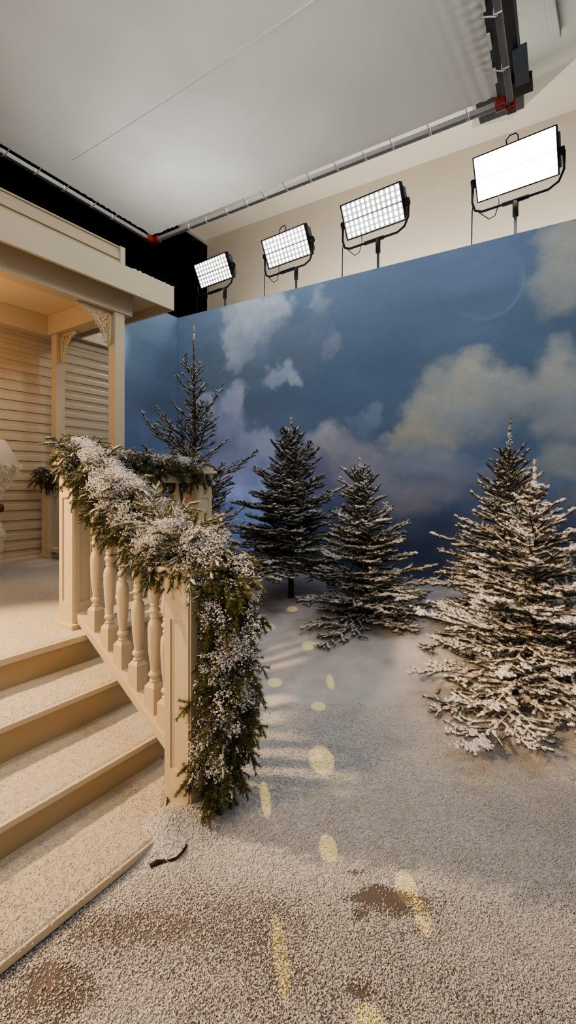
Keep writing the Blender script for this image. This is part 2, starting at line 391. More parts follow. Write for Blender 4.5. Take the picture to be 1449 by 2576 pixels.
# ------------------------------------------------------------------ posts, roof
BZ = 2.75; SZ = 2.95
def scroll(m, c, ax, ay, r, t0, turns, thick, depthv, r1=.25, n=26):
    pts = []
    for i in range(n):
        t = i/(n-1); rr = r*(1-(1-r1)*t); an = t0+turns*2*PI*t
        pts.append(np.array(c)+np.array(ax)*math.cos(an)*rr+np.array(ay)*math.sin(an)*rr)
    m.tube(pts, thick, 6)
def bracket(parent, corner, dh, L, Hh):
    """lacy corner bracket: corner = top inner point, dh = horizontal direction away from the post"""
    m = MB(); c = np.array(corner); dh = np.array(dh); up = np.array([0,0,1.]); S = L
    P = lambda x, z: c+dh*x*L-up*z*Hh
    m.tube([P(.02,.03),P(.3,.035),P(.6,.03),P(.93,.03)], .010, 6); m.tube([P(.03,.02),P(.035,.3),P(.03,.6),P(.03,.95)], .010, 6)
    arc = [P(.99-.0*t, .05) for t in (0,)]+[P(.98-.80*math.sin(t*PI/2)**.9, .06+.86*(1-math.cos(t*PI/2))**.9) for t in np.linspace(.02,1,20)]
    m.tube(arc, .009, 6)
    for t in np.linspace(.06,.97,9):
        x = .98-.80*math.sin(t*PI/2)**.9; z = .06+.86*(1-math.cos(t*PI/2))**.9
        scroll(m, P(x+.02, z+.02), dh, up, .026*L/.3, t*6, 1.3, .0048, None)
    for (x,z,r,t0,tn) in ((.2,.2,.05,0,1.6),(.42,.14,.036,2,1.5),(.14,.42,.036,4,1.5),(.6,.1,.026,1,1.4),(.1,.62,.026,3,1.4),(.33,.3,.032,5,1.5),(.76,.08,.02,0,1.3),(.08,.78,.02,2,1.3),(.26,.42,.026,1,1.4),(.46,.26,.024,3,1.4),(.88,.06,.016,0,1.2),(.06,.9,.016,2,1.2)):
        scroll(m, P(x,z), dh, up, r*L/.3, t0, tn, .0052, None)
    m.tube([P(.05,.05),P(.15,.12),P(.25,.3),P(.4,.38)], .009, 6)
    return m.build('corner_bracket', M['paint'], parent, smooth=True)
pA_ = thing('porch_post', por(1.26,1.38,PZ), 'square cream porch post nearest the painted sky, with lacy brackets', 'post')
MB().pbox(1.21,1.31,1.33,1.43,PZ,BZ,.003).build('shaft', M['paint'], pA_)
bracket(pA_, por(1.205,1.38,BZ), -A, .34, .31)
bracket(pA_, por(1.26,1.435,BZ), B, .28, .31)
pB_ = thing('porch_post', por(1.31,2.43,PZ), 'square cream porch post standing against the siding wall', 'post')
MB().pbox(1.26,1.355,2.38,2.475,PZ,BZ,.003).build('shaft', M['paint'], pB_)
bracket(pB_, por(1.31,2.375,BZ), -B, .28, .31)

rf = thing('porch_roof', por(.5,1.8,BZ), 'cream flat porch roof with wide fascia boards and a warm-lit ceiling', 'roof')
MB().pbox(-4,1.385,1.315,1.445,BZ,SZ,.003).build('front_beam', M['paint'], rf)
MB().pbox(1.235,1.385,1.445,2.66,BZ,SZ-.002).build('side_beam', M['paint'], rf)
MB().pbox(-4,1.235,2.50,2.66,BZ,SZ-.002).build('back_beam', M['paint'], rf)
MB().pbox(-4,1.68,1.13,2.66,SZ,SZ+.05).build('soffit', M['porchceil'], rf)
MB().pbox(-4,1.70,1.10,1.13,2.86,3.08,.003).build('fascia', M['paint'], rf)
MB().pbox(1.67,1.70,1.13,2.67,2.86,3.08,.003).build('fascia', M['paint'], rf)
MB().pbox(-4,1.67,1.13,2.66,SZ+.05,3.075).build('roof_deck', M['paint'], rf)
# parapet strip of siding on the roof
def siding(m, a0, a1, bface, z0, z1, pitch=.102, lip=.016):
    z = z0
    while z < z1-.001:
        zt = min(z+pitch, z1); h = zt-z
        prof = [(0,0),(-lip,.0),(-lip,.012),(-lip*.8,h*.5),(-lip*.72,h*.52),(-lip*.35,h*.62),(-lip*.2,h),(0,h)]
        pts = [por(a0, bface+pb_, z+pz) for pb_, pz in prof]
        m.prism(pts, A*(a1-a0)); z = zt
m = MB(); siding(m, -4, 1.185, 1.25, 3.075, 3.29, .1075, .02); m.pbox(-4,1.185,1.232,1.25,3.285,3.297)
m.build('parapet_siding', M['siding'], rf)
MB().pbox(1.185,1.235,1.22,1.30,3.075,3.30,.003).build('corner_trim', M['paint'], rf)
# icy snow rim along the open roof edge
def blobs(pts, size, flat=.7):
    t = (1+5**.5)/2
    iv = np.array([(-1,t,0),(1,t,0),(-1,-t,0),(1,-t,0),(0,-1,t),(0,1,t),(0,-1,-t),(0,1,-t),(t,0,-1),(t,0,1),(-t,0,-1),(-t,0,1)])/np.sqrt(1+t*t)
    fi = np.array([(0,11,5),(0,5,1),(0,1,7),(0,7,10),(0,10,11),(1,5,9),(5,11,4),(11,10,2),(10,7,6),(7,1,8),(3,9,4),(3,4,2),(3,2,6),(3,6,8),(3,8,9),(4,9,5),(2,4,11),(6,2,10),(8,6,7),(9,8,1)])
    n = len(pts); j = 1+rng.normal(size=(n,12,1))*.18
    V = iv[None]*j*size[:,None,None]*np.array([1,1,flat])+pts[:,None,:]
    Fc = (np.arange(n)[:,None,None]*12+fi).reshape(-1,3); return V.reshape(-1,3), Fc
k = 260; aa = 1.24+.46*rng.random(k); pp = np.array([por(a, 1.105+.03*rng.random(), 3.083) for a in aa])
v_, f_ = blobs(pp, .006+.008*rng.random(k)); o = mesh_np('edge_snow', v_, f_, M['snow'], rf, smooth=True)

# house wall
m = MB(); siding(m, -4, 2.23, 2.67, PZ-.02, 2.94); m.pbox(-4,2.23,2.67,2.75,0,3.0)
tag(m.build('wall_house', M['siding']), kind='structure')
MB().pbox(2.23,2.26,2.64,2.75,0,3.0).build('trim_1', M['paint'])['kind'] = 'structure'
MB().pbox(1.385,2.26,2.60,2.66,BZ+.09,SZ,.003).build('trim_2', M['paint'])['kind'] = 'structure'

# ------------------------------------------------------------------ foliage engine
def needles(segs, snowlev, dens, ln, wd, beta=(.75,1.15), upbias=0, flat=0):
    """segs (n,2,3); one thin triangle per needle, snow attribute by how far it points up"""
    d = segs[:,1]-segs[:,0]; L = np.linalg.norm(d, axis=1); cnt = np.maximum(3, (L*dens).astype(int))
    si = np.repeat(np.arange(len(segs)), cnt); m = len(si)
    ax = d[si]/L[si][:,None]; t = rng.random(m)[:,None]; p = segs[si,0]+d[si]*t
    r = rng.normal(size=(m,3)); r -= ax*(r*ax).sum(1)[:,None]; r[:,2] += upbias*np.abs(r[:,2]); r /= np.linalg.norm(r,axis=1)[:,None]+1e-9
    be = beta[0]+(beta[1]-beta[0])*rng.random(m)[:,None]
    dr = ax*np.cos(be)+r*np.sin(be); le = ln*(.7+.5*rng.random(m))[:,None]
    w = np.cross(dr, rng.normal(size=(m,3))); w /= np.linalg.norm(w,axis=1)[:,None]+1e-9; w *= wd/2
    V = np.stack([p-w, p+w, p+dr*le+w*.25], 1)
    up = r[:,2]+rng.normal(size=m)*.25
    sl = snowlev[si]
    sn = np.clip((up-(1.05-1.35*sl))*2.0, 0, .9); tone = rng.random(m)*.75+.25*(dr[:,2]*.5+.5)
    S = np.repeat(sn, 3).reshape(m,3); S[:,2] = np.clip(S[:,2]*.9, 0, 1)
    return V.reshape(-1,3), np.arange(m*3).reshape(-1,3), S.ravel(), np.repeat(tone, 3)
def stems(segs, rad, n=3):
    d = segs[:,1]-segs[:,0]; L = np.linalg.norm(d,axis=1)[:,None]; ax = d/(L+1e-9)
    r = np.cross(ax, np.array([.3,.5,.81])); r /= np.linalg.norm(r,axis=1)[:,None]+1e-9; s = np.cross(ax, r); V = []
    for e in (0,1):
        for k in range(n):
            a = 2*PI*k/n; V.append(segs[:,e]+(r*math.cos(a)+s*math.sin(a))*rad[:,None]*(1-.25*e))
    V = np.stack(V,1); m = len(segs); f = []
    for k in range(n): f.append([k,(k+1)%n,n+(k+1)%n,n+k])
    Fc = (np.arange(m)[:,None,None]*(2*n)+np.array(f)).reshape(-1,4); return V.reshape(-1,3), Fc
def ridges(segs, rad, lift):
    """lumpy snow sausages lying on the upper side of twigs"""
    n = 6; R = 5; d = segs[:,1]-segs[:,0]; L = np.linalg.norm(d,axis=1)[:,None]; ax = d/(L+1e-9)
    sd = np.cross(ax, [0,0,1.]); nn = np.linalg.norm(sd,axis=1)[:,None]; sd = np.where(nn < .15, np.array([[1.,0,0]]), sd/(nn+1e-9)); up = np.cross(sd, ax)
    m = len(segs); V = np.zeros((m,R*n+2,3))
    for i in range(R):
        t = (i+.5)/R; env = math.sin(PI*t)**.45
        rr = rad*env*(.65+.7*rng.random(m))
        c = segs[:,0]+d*t+np.array([0,0,1.])*(lift+rad[:,None]*.35)+rng.normal(size=(m,3))*rad[:,None]*.22
        for k in range(n):
            a = 2*PI*k/n; V[:,i*n+k] = c+(sd*math.cos(a)*1.15+up*math.sin(a)*.7)*(rr*(.8+.4*rng.random(m)))[:,None]
    V[:,R*n] = segs[:,0]+[0,0,lift]; V[:,R*n+1] = segs[:,1]+np.array([0,0,lift])
    f = []
    for i in range(R-1):
        for k in range(n):
            a,b,c_,e = i*n+k, i*n+(k+1)%n, (i+1)*n+(k+1)%n, (i+1)*n+k; f += [[a,b,c_],[a,c_,e]]
    for k in range(n): f += [[R*n,(k+1)%n,k],[R*n+1,(R-1)*n+k,(R-1)*n+(k+1)%n]]
    Fc = (np.arange(m)[:,None,None]*(R*n+2)+np.array(f)).reshape(-1,3); return V.reshape(-1,3), Fc

def nrm(v): return v/(np.linalg.norm(v)+1e-9)
def branch_segs(p, dr, L, r, out, droop=.0, lift=.25, sub=True, sp=.045, subk=.42, ang=.85, depth=0, twist=None):
    """curved branch; returns list of (p0,p1,radius,level)"""
    n = max(2, int(L/.055)); pos = np.array(p, float); d = nrm(np.array(dr, float)); st = L/n
    horiz = nrm(np.cross(d, [0,0,1.])) if abs(d[2]) < .95 else np.array([1.,0,0])
    acc = 0; sgn = random.choice((-1,1))
    for i in range(n):
        t = i/n; d = nrm(d+np.array([0,0,1.])*(-droop*(1-t)+lift*t)*st*4+np.random.default_rng(random.randrange(1<<30)).normal(size=3)*.03)
        q = pos+d*st; out.append((pos.copy(), q.copy(), max(.0015, r*(1-.8*t)), depth))
        if sub:
            acc += st
            while acc > sp:
                acc -= sp; tt = min(1, t+random.random()/n)
                if tt > .1:
                    sl = (L*subk*(1-tt)**.75+.03)*(.7+.5*random.random())*(min(1, (tt+.15)*2.2))
                    sgn = -sgn; s_d = nrm(d*math.cos(ang)+horiz*sgn*math.sin(ang)+np.array([0,0,1.])*(.05+.25*(random.random()-.4)))
                    branch_segs(pos+(q-pos)*random.random(), s_d, sl, r*.45, out, droop*.5, lift*.6, sub=(depth < 1 and sl > .11), sp=sp*1.1, subk=.45, ang=ang*.9, depth=depth+1)
        pos = q
def spruce(name, loc, Ht, R, label, lean=(0,0), whorl=.10, nb=6, elev=(1.0,.15), low=.12, leader=.16, snow=.45, dens=1100, ln=.014, wd=.0022, prof=None, ridge=.55, extra=(), group=None, tw=1.0, asym=None, lift=.25, tipw=.17, core=95, clumps=700):
    root = thing(name, loc, label, 'tree', group); loc = np.array(loc, float); segs = []; tr = []
    axisp = lambda h: loc+np.array([lean[0]*h, lean[1]*h, h*Ht])
    nt_ = 12; tpts = [axisp(i/nt_) for i in range(nt_+1)]; rad0 = .024*Ht/1.8+.006
    MB().tube(tpts, [rad0*(1-.93*i/nt_) for i in range(nt_+1)], 8).build('trunk', M['bark'], root, smooth=True)
    h = low; wi = 0
    while h < 1-leader:
        t = (h-low)/(1-leader-low)
        prog = (prof(t) if prof else (1-t)**.85)*(1-tipw)+tipw
        k = nb if t < .85 else max(4, nb-2)
        for j in range(k):
            az = 2*PI*(j+random.random()*.6)/k+wi*1.3
            Lb = R*prog*(.55+.62*random.random())+.03
            if asym: Lb *= asym(az, t)
            el = elev[1]+(elev[0]-elev[1])*t**1.3+random.uniform(-.12,.12)
            d = np.array([math.cos(az)*math.cos(el), math.sin(az)*math.cos(el), math.sin(el)])
            branch_segs(axisp(h+random.uniform(-.01,.01)), d, Lb, .006, segs, droop=.25*(1-t), lift=lift, sp=.036*tw)
        wi += 1; h += whorl/Ht*(1.15-.35*t)*random.uniform(.85,1.15)
    # short internodal twigs thicken the core
    for j in range(int(Ht*core)):
        hh = low+(1-low-leader)*random.random()**1.15; az = random.random()*2*PI; t = (hh-low)/(1-leader-low); pr = prof(t) if prof else (1-t)**.85
        d = np.array([math.cos(az), math.sin(az), random.uniform(-.1,.7)]); branch_segs(axisp(hh), d, .05+R*pr*.6*random.random(), .003, segs, sp=.05)
    for e in extra:
        branch_segs(np.array(e[0]), np.array(e[1]), e[2], .008, segs, droop=e[3] if len(e) > 3 else .1, lift=e[4] if len(e) > 4 else .2, sp=.042)
    top = [(axisp(1-leader+leader*i/5), axisp(1-leader+leader*(i+1)/5), .003, 0) for i in range(5)]
    top = top*3
    S = np.array([(a,b) for a,b,_,_ in segs+top]); rr = np.array([s[2] for s in segs+top]); lv = np.array([s[3] for s in segs+top])
    gz = gheight(S[:,1,0], S[:,1,1]); okm = (S[:,1,2] > gz+.008) & (S[:,0,2] > gz-.02)
    # nothing pokes through the painted flats
    okm &= ((S[:,1,:2]*A2[:2]).sum(1) < (BC[:2]*A2[:2]).sum()-.03)
    S, rr, lv = S[okm], rr[okm], lv[okm]
    nz = fbm(S[:,0]*5, 2); sl = np.clip(snow+(nz-.5)*.9+rng.normal(size=len(S))*.1, 0, 1)
    sl = np.where((np.abs((S[:,1]-S[:,0])[:,2])/(np.linalg.norm(S[:,1]-S[:,0],axis=1)+1e-9) > .98) & (S[:,0,2] > loc[2]+Ht*(1-leader-.02)), .92, sl)
    v, f, sn, tn = needles(S, sl, dens, ln, wd); mesh_np('foliage', v, f, M['spruce'], root, attrs={'snow': sn, 'tone': tn})
    v, f = stems(S, rr); mesh_np('twigs', v, f, M['bark'], root)
    pick = rng.random(len(S)) < np.clip(ridge*(.3+1.4*sl), 0, 1)
    v, f = ridges(S[pick], .003+.0055*rng.random(pick.sum())*(.5+sl[pick]), .004)
    # heavier snow pads lying along the boughs
    w_ = (lv < 2)*np.clip(sl-.25, 0, 1)*(np.linalg.norm(S[:,1,:2]-loc[:2],axis=1)+.05); ci = rng.choice(len(S), clumps//6, p=w_/w_.sum())
    cc = np.repeat(S[ci,0], 14, 0)+np.repeat(S[ci,1]-S[ci,0], 14, 0)*rng.random((len(ci)*14,1))*1.3+rng.normal(size=(len(ci)*14,3))*np.array([.010,.010,.0025])+np.array([0,0,.010])
    v2, f2 = blobs(cc, .004+.007*rng.random(len(cc)), .6); f = np.concatenate([f, f2+len(v)]); v = np.concatenate([v, v2])
    mesh_np('snow', v, f, M['snow'], root, smooth=True)['kind'] = 'stuff'
    print(name, 'segs', len(S), 'needle tris', len(sn)//3)
    return root
def base(px, Y): X = (px-CX)/F*Y; return (X, Y, float(gheight(np.array(X), np.array(Y)))-.01)
def topz(py, Y): return H+(HY-py)/F*Y

# T1: tall open tree behind the corner newel
l = base(492, 5.0); Ht = topz(815, 5.0)-l[2]
spruce('spruce_tree', l, Ht, .98, 'tallest open-topped frosted spruce behind the porch corner newel', lean=(-.02,0), whorl=.23, nb=5, elev=(1.2,.25), leader=.17, snow=.55,
       dens=1500, ln=.017, wd=.0030, prof=lambda t: (1-t)**1.0, lift=.7, tw=1.3, tipw=.20, ridge=.5, core=20)
l = base(732, 4.2); Ht = topz(1050, 4.2)-l[2]
spruce('spruce_tree', l, Ht, .70, 'dark narrow-topped frosted spruce standing before the painted clouds, trunk foot bare', whorl=.085, nb=8, elev=(.95,.16), low=.19, leader=.11, snow=.58,
       dens=1900, ln=.020, wd=.0026, prof=lambda t: (1-t)**1.05, ridge=.4)
l = base(932, 3.55); Ht = topz(1152, 3.55)-l[2]
spruce('spruce_tree', l, Ht, .54, 'small bushy frosted spruce with a knobbly thick tip and snowy low boughs', lean=(-.085,0), whorl=.085, nb=8, elev=(.9,.02), low=.05, leader=.11, snow=.6,
       dens=2000, ln=.020, wd=.0023, prof=lambda t: (1-t)**1.0, ridge=.5)
l = base(1262, 3.15); Ht = topz(1050, 3.15)-l[2]
spruce('spruce_tree', l, Ht, .64, 'frosted spruce with forked upswept tip rising behind the warm-lit one', lean=(.06,0), whorl=.085, nb=8, elev=(.95,.02), low=.05, leader=.17, snow=.55,
       dens=2100, ln=.019, wd=.0021, prof=lambda t: (1-t)**1.2, ridge=.5, tipw=.15)
l = base(1345, 2.45); Ht = topz(1157, 2.45)-l[2]
spruce('spruce_tree', l, Ht, .76, 'nearest warm-lit snowy spruce with wide boughs sweeping over the snow', whorl=.085, nb=8, elev=(.95,-.03), low=.03, leader=.15, snow=.66,
       dens=2500, ln=.017, wd=.0017, prof=lambda t: (1-t)**1.3, ridge=.65, clumps=3600, tipw=.11)

# ------------------------------------------------------------------ garlands
def garland(label, path, rads, per_m, snow, snowtop, loc, down=.55, length=(.09,.17), seed=0, lumps=900, wires=3, view=None):
    root = thing('garland', loc, label, 'garland'); path = [np.array(p, float) for p in path]
    L = [0]
    for a, b in zip(path, path[1:]): L.append(L[-1]+np.linalg.norm(b-a))
    def pt(s):
        for i in range(len(path)-1):
            if s <= L[i+1] or i == len(path)-2:
                t = (s-L[i])/(L[i+1]-L[i]); return path[i]*(1-t)+path[i+1]*t, nrm(path[i+1]-path[i]), rads[i]*(1-t)+rads[i+1]*t
    segs = []; lump = []; out_up = []
    for k in range(int(L[-1]*per_m)):
        s = random.random()*L[-1]; p, tg, r = pt(s)
        u = nrm(np.cross(tg, [0.02,0,1.]) if abs(tg[2]) < .9 else np.cross(tg, [0,1.,0])); w = np.cross(u, tg); an = random.random()*2*PI
        rd = u*math.cos(an)+w*math.sin(an)
        d = nrm(rd*1.0+tg*random.uniform(-.6,.9)+np.array([0,0,-.35*down])); ln_ = random.uniform(*length)*(r/.1)**.5
        st = p+rd*r*random.uniform(.1,.75); n = 4; pos = st; dd = d; step = ln_/n; hz = nrm(np.cross(dd, rng.normal(size=3)))
        for i in range(n):
            dd = nrm(dd+np.array([0,0,-down])*.33); q = pos+dd*step; segs.append((pos, q, .0016))
            if i < 3:
                for sg in (-1,1):
                    sl = ln_*.38*(1-.2*i)*random.uniform(.6,1.1); d2 = nrm(dd*.75+hz*sg*.7+np.array([0,0,-.15*down]))
                    m1 = pos+(q-pos)*random.random(); segs.append((m1, m1+d2*sl, .001))
            pos = q
        if rd[2]*(1-abs(tg[2]))+abs(tg[2])*.3*random.random() > .0: out_up.append(pos)
    S = np.array([(a,b) for a,b,_ in segs]); rr = np.array([s[2] for s in segs])
    nz = fbm(S[:,0]*9+seed, 2); # snow gathers on the crown of the rope
    cen = np.array([pt(np.clip(0,0,1))[0]]); 
    sl = np.clip(snow+(nz-.5)*1.3, 0, 1)
    # relative height over the nearest path point
    Pp = np.array([pt(x)[0] for x in np.linspace(0,L[-1],60)]); mid = S.mean(1); dist = np.linalg.norm(mid[:,None,:]-Pp[None],axis=2).argmin(1); rel = mid[:,2]-Pp[dist][:,2]
    sl = np.clip(sl+rel*2.2, 0, 1)
    v, f, sn, tn = needles(S, sl*.85, 2300, .016, .0017, beta=(.6,1.0)); mesh_np('foliage', v, f, M['fir'], root, attrs={'snow': sn, 'tone': tn})
    v, f = stems(S, rr); mesh_np('twigs', v, f, M['bark'], root)
    pick = rng.random(len(S)) < np.clip(sl*snowtop, 0, 1)
    v, f = ridges(S[pick], .0018+.0035*rng.random(pick.sum()), .003)
    lum = []
    for k in range(lumps):
        s = random.random()*L[-1]; p, tg, r = pt(s); u = nrm(np.cross(tg, [0.02,0,1.]) if abs(tg[2]) < .9 else np.cross(tg, [0,1.,0])); w = np.cross(u, tg); w = w if w[2] >= 0 else -w
        if abs(tg[2]) < .9: an = random.gauss(PI/2, .75); rd = u*math.cos(an)+w*math.sin(an)
        else: an = random.random()*2*PI; rd = u*math.cos(an)+w*math.sin(an)
        c0 = p+rd*r*random.uniform(.75,1.15)
        if vnoise((c0*11+seed)[None])[0] < .42: continue
        for q in range(random.randint(12,26)): lum.append(c0+np.array([random.gauss(0,.013),random.gauss(0,.013),random.gauss(0,.007)]))
    lum = np.array(lum); v2, f2 = blobs(lum, .0014+.0036*rng.random(len(lum))**1.8, .8)
    v = np.concatenate([v, v2]); f = np.concatenate([f, f2+len(v)-len(v2)])
    mesh_np('snow', v, f, M['snow'], root, smooth=False)['kind'] = 'stuff'
    for k in range(wires):
        s = random.random()*L[-1]; p, tg, r = pt(s); q = [p+np.array([0,0,r*.95])+tg*(i*.03-.06)+np.array([random.gauss(0,.008),random.gauss(0,.008),.02*math.sin(i*1.3)+.01]) for i in range(6)]
        MB().tube(q, .0022, 6).build('light_wire', M['wire'], root, smooth=True)
    print('garland', label, len(S), len(sn)//3); return root
# stair garland: over the newel, down the handrail, over the low newel and down to the floor
g1 = [por(.05,.08,1.34), por(.05,-.1,1.26), por(.03,-.3,1.13), por(0,-.55,1.02), por(-.07,-.8,.945), por(-.15,-.97,.93)]
garland('thick snow-covered fir garland draped down the stair handrail', g1+[por(-.08,-1.08,.89)], [.10,.105,.12,.12,.115,.115,.10], 330, .42, .45, por(.0,-.5,.8), down=.75, seed=1, lumps=4200, wires=10)
nx = por(-.075,-1.10,0)
g1b = [nx+[.0,0,.90], nx+[.035,-.02,.80], nx+[.03,-.03,.55], nx+[.03,-.04,.38], nx+[-.0,-.05,.22], nx+[-.03,-.06,.06]]
garland('long snowy fir garland hanging down the low newel to the floor', g1b, [.09,.092,.095,.10,.095,.05], 340, .22, .2, nx, down=1.0, seed=5, lumps=1500, wires=2)
g2 = [por(-.03,.05,1.35), por(.2,.06,1.325), por(.45,.06,1.30), por(.7,.06,1.285), por(.95,.06,1.29), por(1.02,.06,1.25)]
garland('dark green fir garland along the porch front rail to the corner newel', g2, [.08,.07,.075,.08,.085,.07], 300, .22, .2, por(.5,.06,1.26), down=.9, seed=9, lumps=600, wires=3)
g3 = [por(srp(.2),.2,1.30), por(srp(.8),.8,1.34), por(srp(1.3),1.3,1.36), por(srp(1.9),1.9,1.34), por(wn-.03,2.38,1.32), por(wn-.1,2.46,1.22)]
garland('shaded fir garland along the side rail ending at the siding wall', g3, [.06,.075,.08,.09,.11,.11], 200, .22, .2, por(1.1,1.2,1.26), down=.9, seed=13, lumps=260, wires=1)

# half-buried cable by the stairs
cab = [at_z(x, y, z) for x, y, z in ((378,2180,.005),(395,2170,.008),(420,2168,.003),(445,2158,.012),(462,2140,.016),(478,2112,.010))]
tag(MB().tube(cab, [.008,.009,.005,.004,.004,.003], 8).build('cable', M['wire'], smooth=True), 'dark cable end half buried in snow at the foot of the stairs', 'cable')

# ------------------------------------------------------------------ fur garment at the left edge
fur = thing('fur_coat', (-2.62,3.8,PZ), 'shaggy cream-white fur coat shape on the deck against the siding, cut by the photo edge', 'coat')
pth = [(-2.62,3.8,PZ+.01),(-2.62,3.8,.62),(-2.60,3.8,.80),(-2.585,3.8,1.0),(-2.56,3.8,1.15),(-2.52,3.8,1.36),(-2.56,3.8,1.47),(-2.6,3.8,1.54)]
rd_ = [.16,.20,.215,.12,.165,.27,.22,.05]
M['lining'] = simple('fur_base', lin(215,200,175), .9)
MB().tube(pth, rd_, 24).build('lining', M['lining'], fur, smooth=True)
ss = []; 
for k in range(22000):
    i = random.randrange(0, len(pth)-1); t = random.random(); c0 = np.array(pth[i])*(1-t)+np.array(pth[i+1])*t; r = rd_[i]*(1-t)+rd_[i+1]*t; an = random.uniform(-PI, PI)
    nn_ = np.array([math.cos(an), math.sin(an), 0]); p = c0+nn_*r*.97; d = nrm(nn_*.55+np.array([0,0,-.8])+rng.normal(size=3)*.18); l_ = random.uniform(.03,.055)
    w_ = nrm(np.cross(d, rng.normal(size=3)))*.0022; q1 = p+d*l_*.5+nn_*.006; q2 = q1+nrm(d+np.array([0,0,-.5]))*l_*.5; ss += [p-w_, p+w_, q1+w_*.8, q1-w_*.8, q1-w_*.8, q1+w_*.8, q2, q2]
ss = np.array(ss); M['fur'] = simple('white_fur', lin(240, 228, 205), .8, noise=.08, scale=20)
mesh_np('fur', ss, np.arange(len(ss)).reshape(-1,4), M['fur'], fur)['kind'] = 'stuff'
m = MB(); kc = at_y(0, 1278, 3.66); m.lathe(kc-np.array([0,0,.035]), [(.004,0),(.018,.004),(.027,.018),(.030,.035),(.027,.052),(.018,.066),(.004,.07)], 16); m.build('button', M['brown'], fur, smooth=True)

# ------------------------------------------------------------------ painted backdrop
def backdrop(name, p0, dirv, W, Hh, label, fn, nrmv, step=.0125):
    nu = int(W/step); nv = int(Hh/step); u = np.linspace(0,W,nu); z = np.linspace(0,Hh,nv); U,Z = np.meshgrid(u,z)
    P = np.array(p0)+dirv*U[...,None]; P[...,2] = Z
    col = fn(P, U, Z); idx = np.arange(nu*nv).reshape(nv,nu); fc = np.stack([idx[:-1,:-1],idx[:-1,1:],idx[1:,1:],idx[1:,:-1]],-1).reshape(-1,4)
    root = thing(name, P[0,nu//2], label, 'backdrop')
    mesh_np('painted_canvas', P, fc, M['sky'], root, attrs={'paint': col.reshape(-1,3)})
    q = P[0,0]; a = q+nrmv*.006; b = P[0,-1]+nrmv*.006
    MB().hexa([a, a+nrmv*.03, b+nrmv*.03, b, a+[0,0,Hh], a+nrmv*.03+[0,0,Hh], b+nrmv*.03+[0,0,Hh], b+[0,0,Hh]]).build('flat_frame', M['skyedge'], root)
    return root
m, nt, b = mat('painted_sky'); b.inputs['Roughness'].default_value = .9; b.inputs['Specular IOR Level'].default_value = .1
at = N(nt, 'ShaderNodeAttribute', attribute_name='paint'); tc = N(nt, 'ShaderNodeTexCoord'); mp = N(nt, 'ShaderNodeMapping'); mp.inputs['Scale'].default_value = (1,1,3.5)
nz = N(nt, 'ShaderNodeTexNoise', Scale=14.0, Detail=7.0, Roughness=.7); nt.links.new(tc.outputs['Object'], mp.inputs[0]); nt.links.new(mp.outputs[0], nz.inputs['Vector'])
mr = N(nt, 'ShaderNodeMapRange'); mr.inputs[3].default_value = .86; mr.inputs[4].default_value = 1.14; nt.links.new(nz.outputs['Fac'], mr.inputs[0])
vm = N(nt, 'ShaderNodeVectorMath', operation='SCALE'); nt.links.new(at.outputs['Color'], vm.inputs[0]); nt.links.new(mr.outputs[0], vm.inputs['Scale']); nt.links.new(vm.outputs[0], b.inputs['Base Color'])
M['sky'] = m; M['skyedge'] = simple('flat_edge', lin(70, 84, 104), .9)

def L3(*c): return np.array(lin(*c)[:3])
CL = [ # px, py, rx, ry, colour, opacity  (positions of the painted clouds across the canvas)
 (640,800,75,70,(178,190,204),1),(600,850,50,60,(180,192,206),.95),(572,900,24,60,(170,186,204),.8),(640,860,60,60,(140,160,186),.55),(690,760,40,35,(176,188,202),.9),
 (790,770,28,45,(150,164,184),.75),(770,880,75,80,(128,140,162),.45),(830,870,30,30,(150,160,180),.45),
 (700,945,42,26,(170,186,208),.8),(735,965,24,16,(180,194,214),.7),(600,1015,34,42,(185,196,218),.85),(560,1060,70,70,(165,180,216),.7),(510,1010,30,35,(185,195,220),.75),
 (640,1110,60,45,(165,180,210),.75),(560,1190,100,70,(165,175,214),.6),(690,1180,90,80,(150,160,192),.7),(680,1130,45,40,(170,182,205),.7),
 (830,1110,58,55,(176,178,188),.95),(880,1150,85,65,(160,160,172),.85),(860,1200,110,50,(132,134,156),.8),(950,1190,85,55,(156,160,176),.7),(800,1210,80,45,(122,122,146),.6),
 (985,1100,40,20,(160,165,178),.6),(940,1040,22,34,(142,158,184),.6),(915,1060,26,25,(135,152,180),.5),
 (1080,1060,80,70,(176,180,170),.95),(1150,990,110,80,(172,176,172),.95),(1210,950,95,60,(178,180,174),.95),(1040,1090,50,45,(180,180,160),.7),(1290,990,95,65,(160,168,170),.85),(1180,1060,140,45,(150,160,172),.7),
 (1400,950,75,85,(172,176,172),.95),(1430,1040,90,75,(158,166,170),.85),(1420,1160,70,50,(160,168,165),.75),(1340,1180,60,30,(140,150,158),.5),(1446,1250,60,30,(120,126,134),.5),
 (1430,640,85,75,(166,170,166),.95),(1390,720,75,75,(158,164,162),.9),(1345,770,40,45,(140,150,156),.6),(1446,600,50,50,(170,172,166),.8),
 (1040,1150,130,45,(150,158,172),.7),(1020,1260,120,42,(146,146,160),.7),(930,1270,90,40,(122,124,146),.6),(1090,1240,80,40,(140,144,160),.5),(1130,1190,120,30,(138,148,166),.5),
 (985,1360,60,14,(92,98,122),.5),(1130,1330,90,16,(84,92,118),.5),(470,1130,26,60,(150,158,196),.6),(372,1110,26,55,(128,140,172),.6),(400,1160,30,40,(140,146,176),.5),(960,1410,60,20,(86,90,114),.3)]
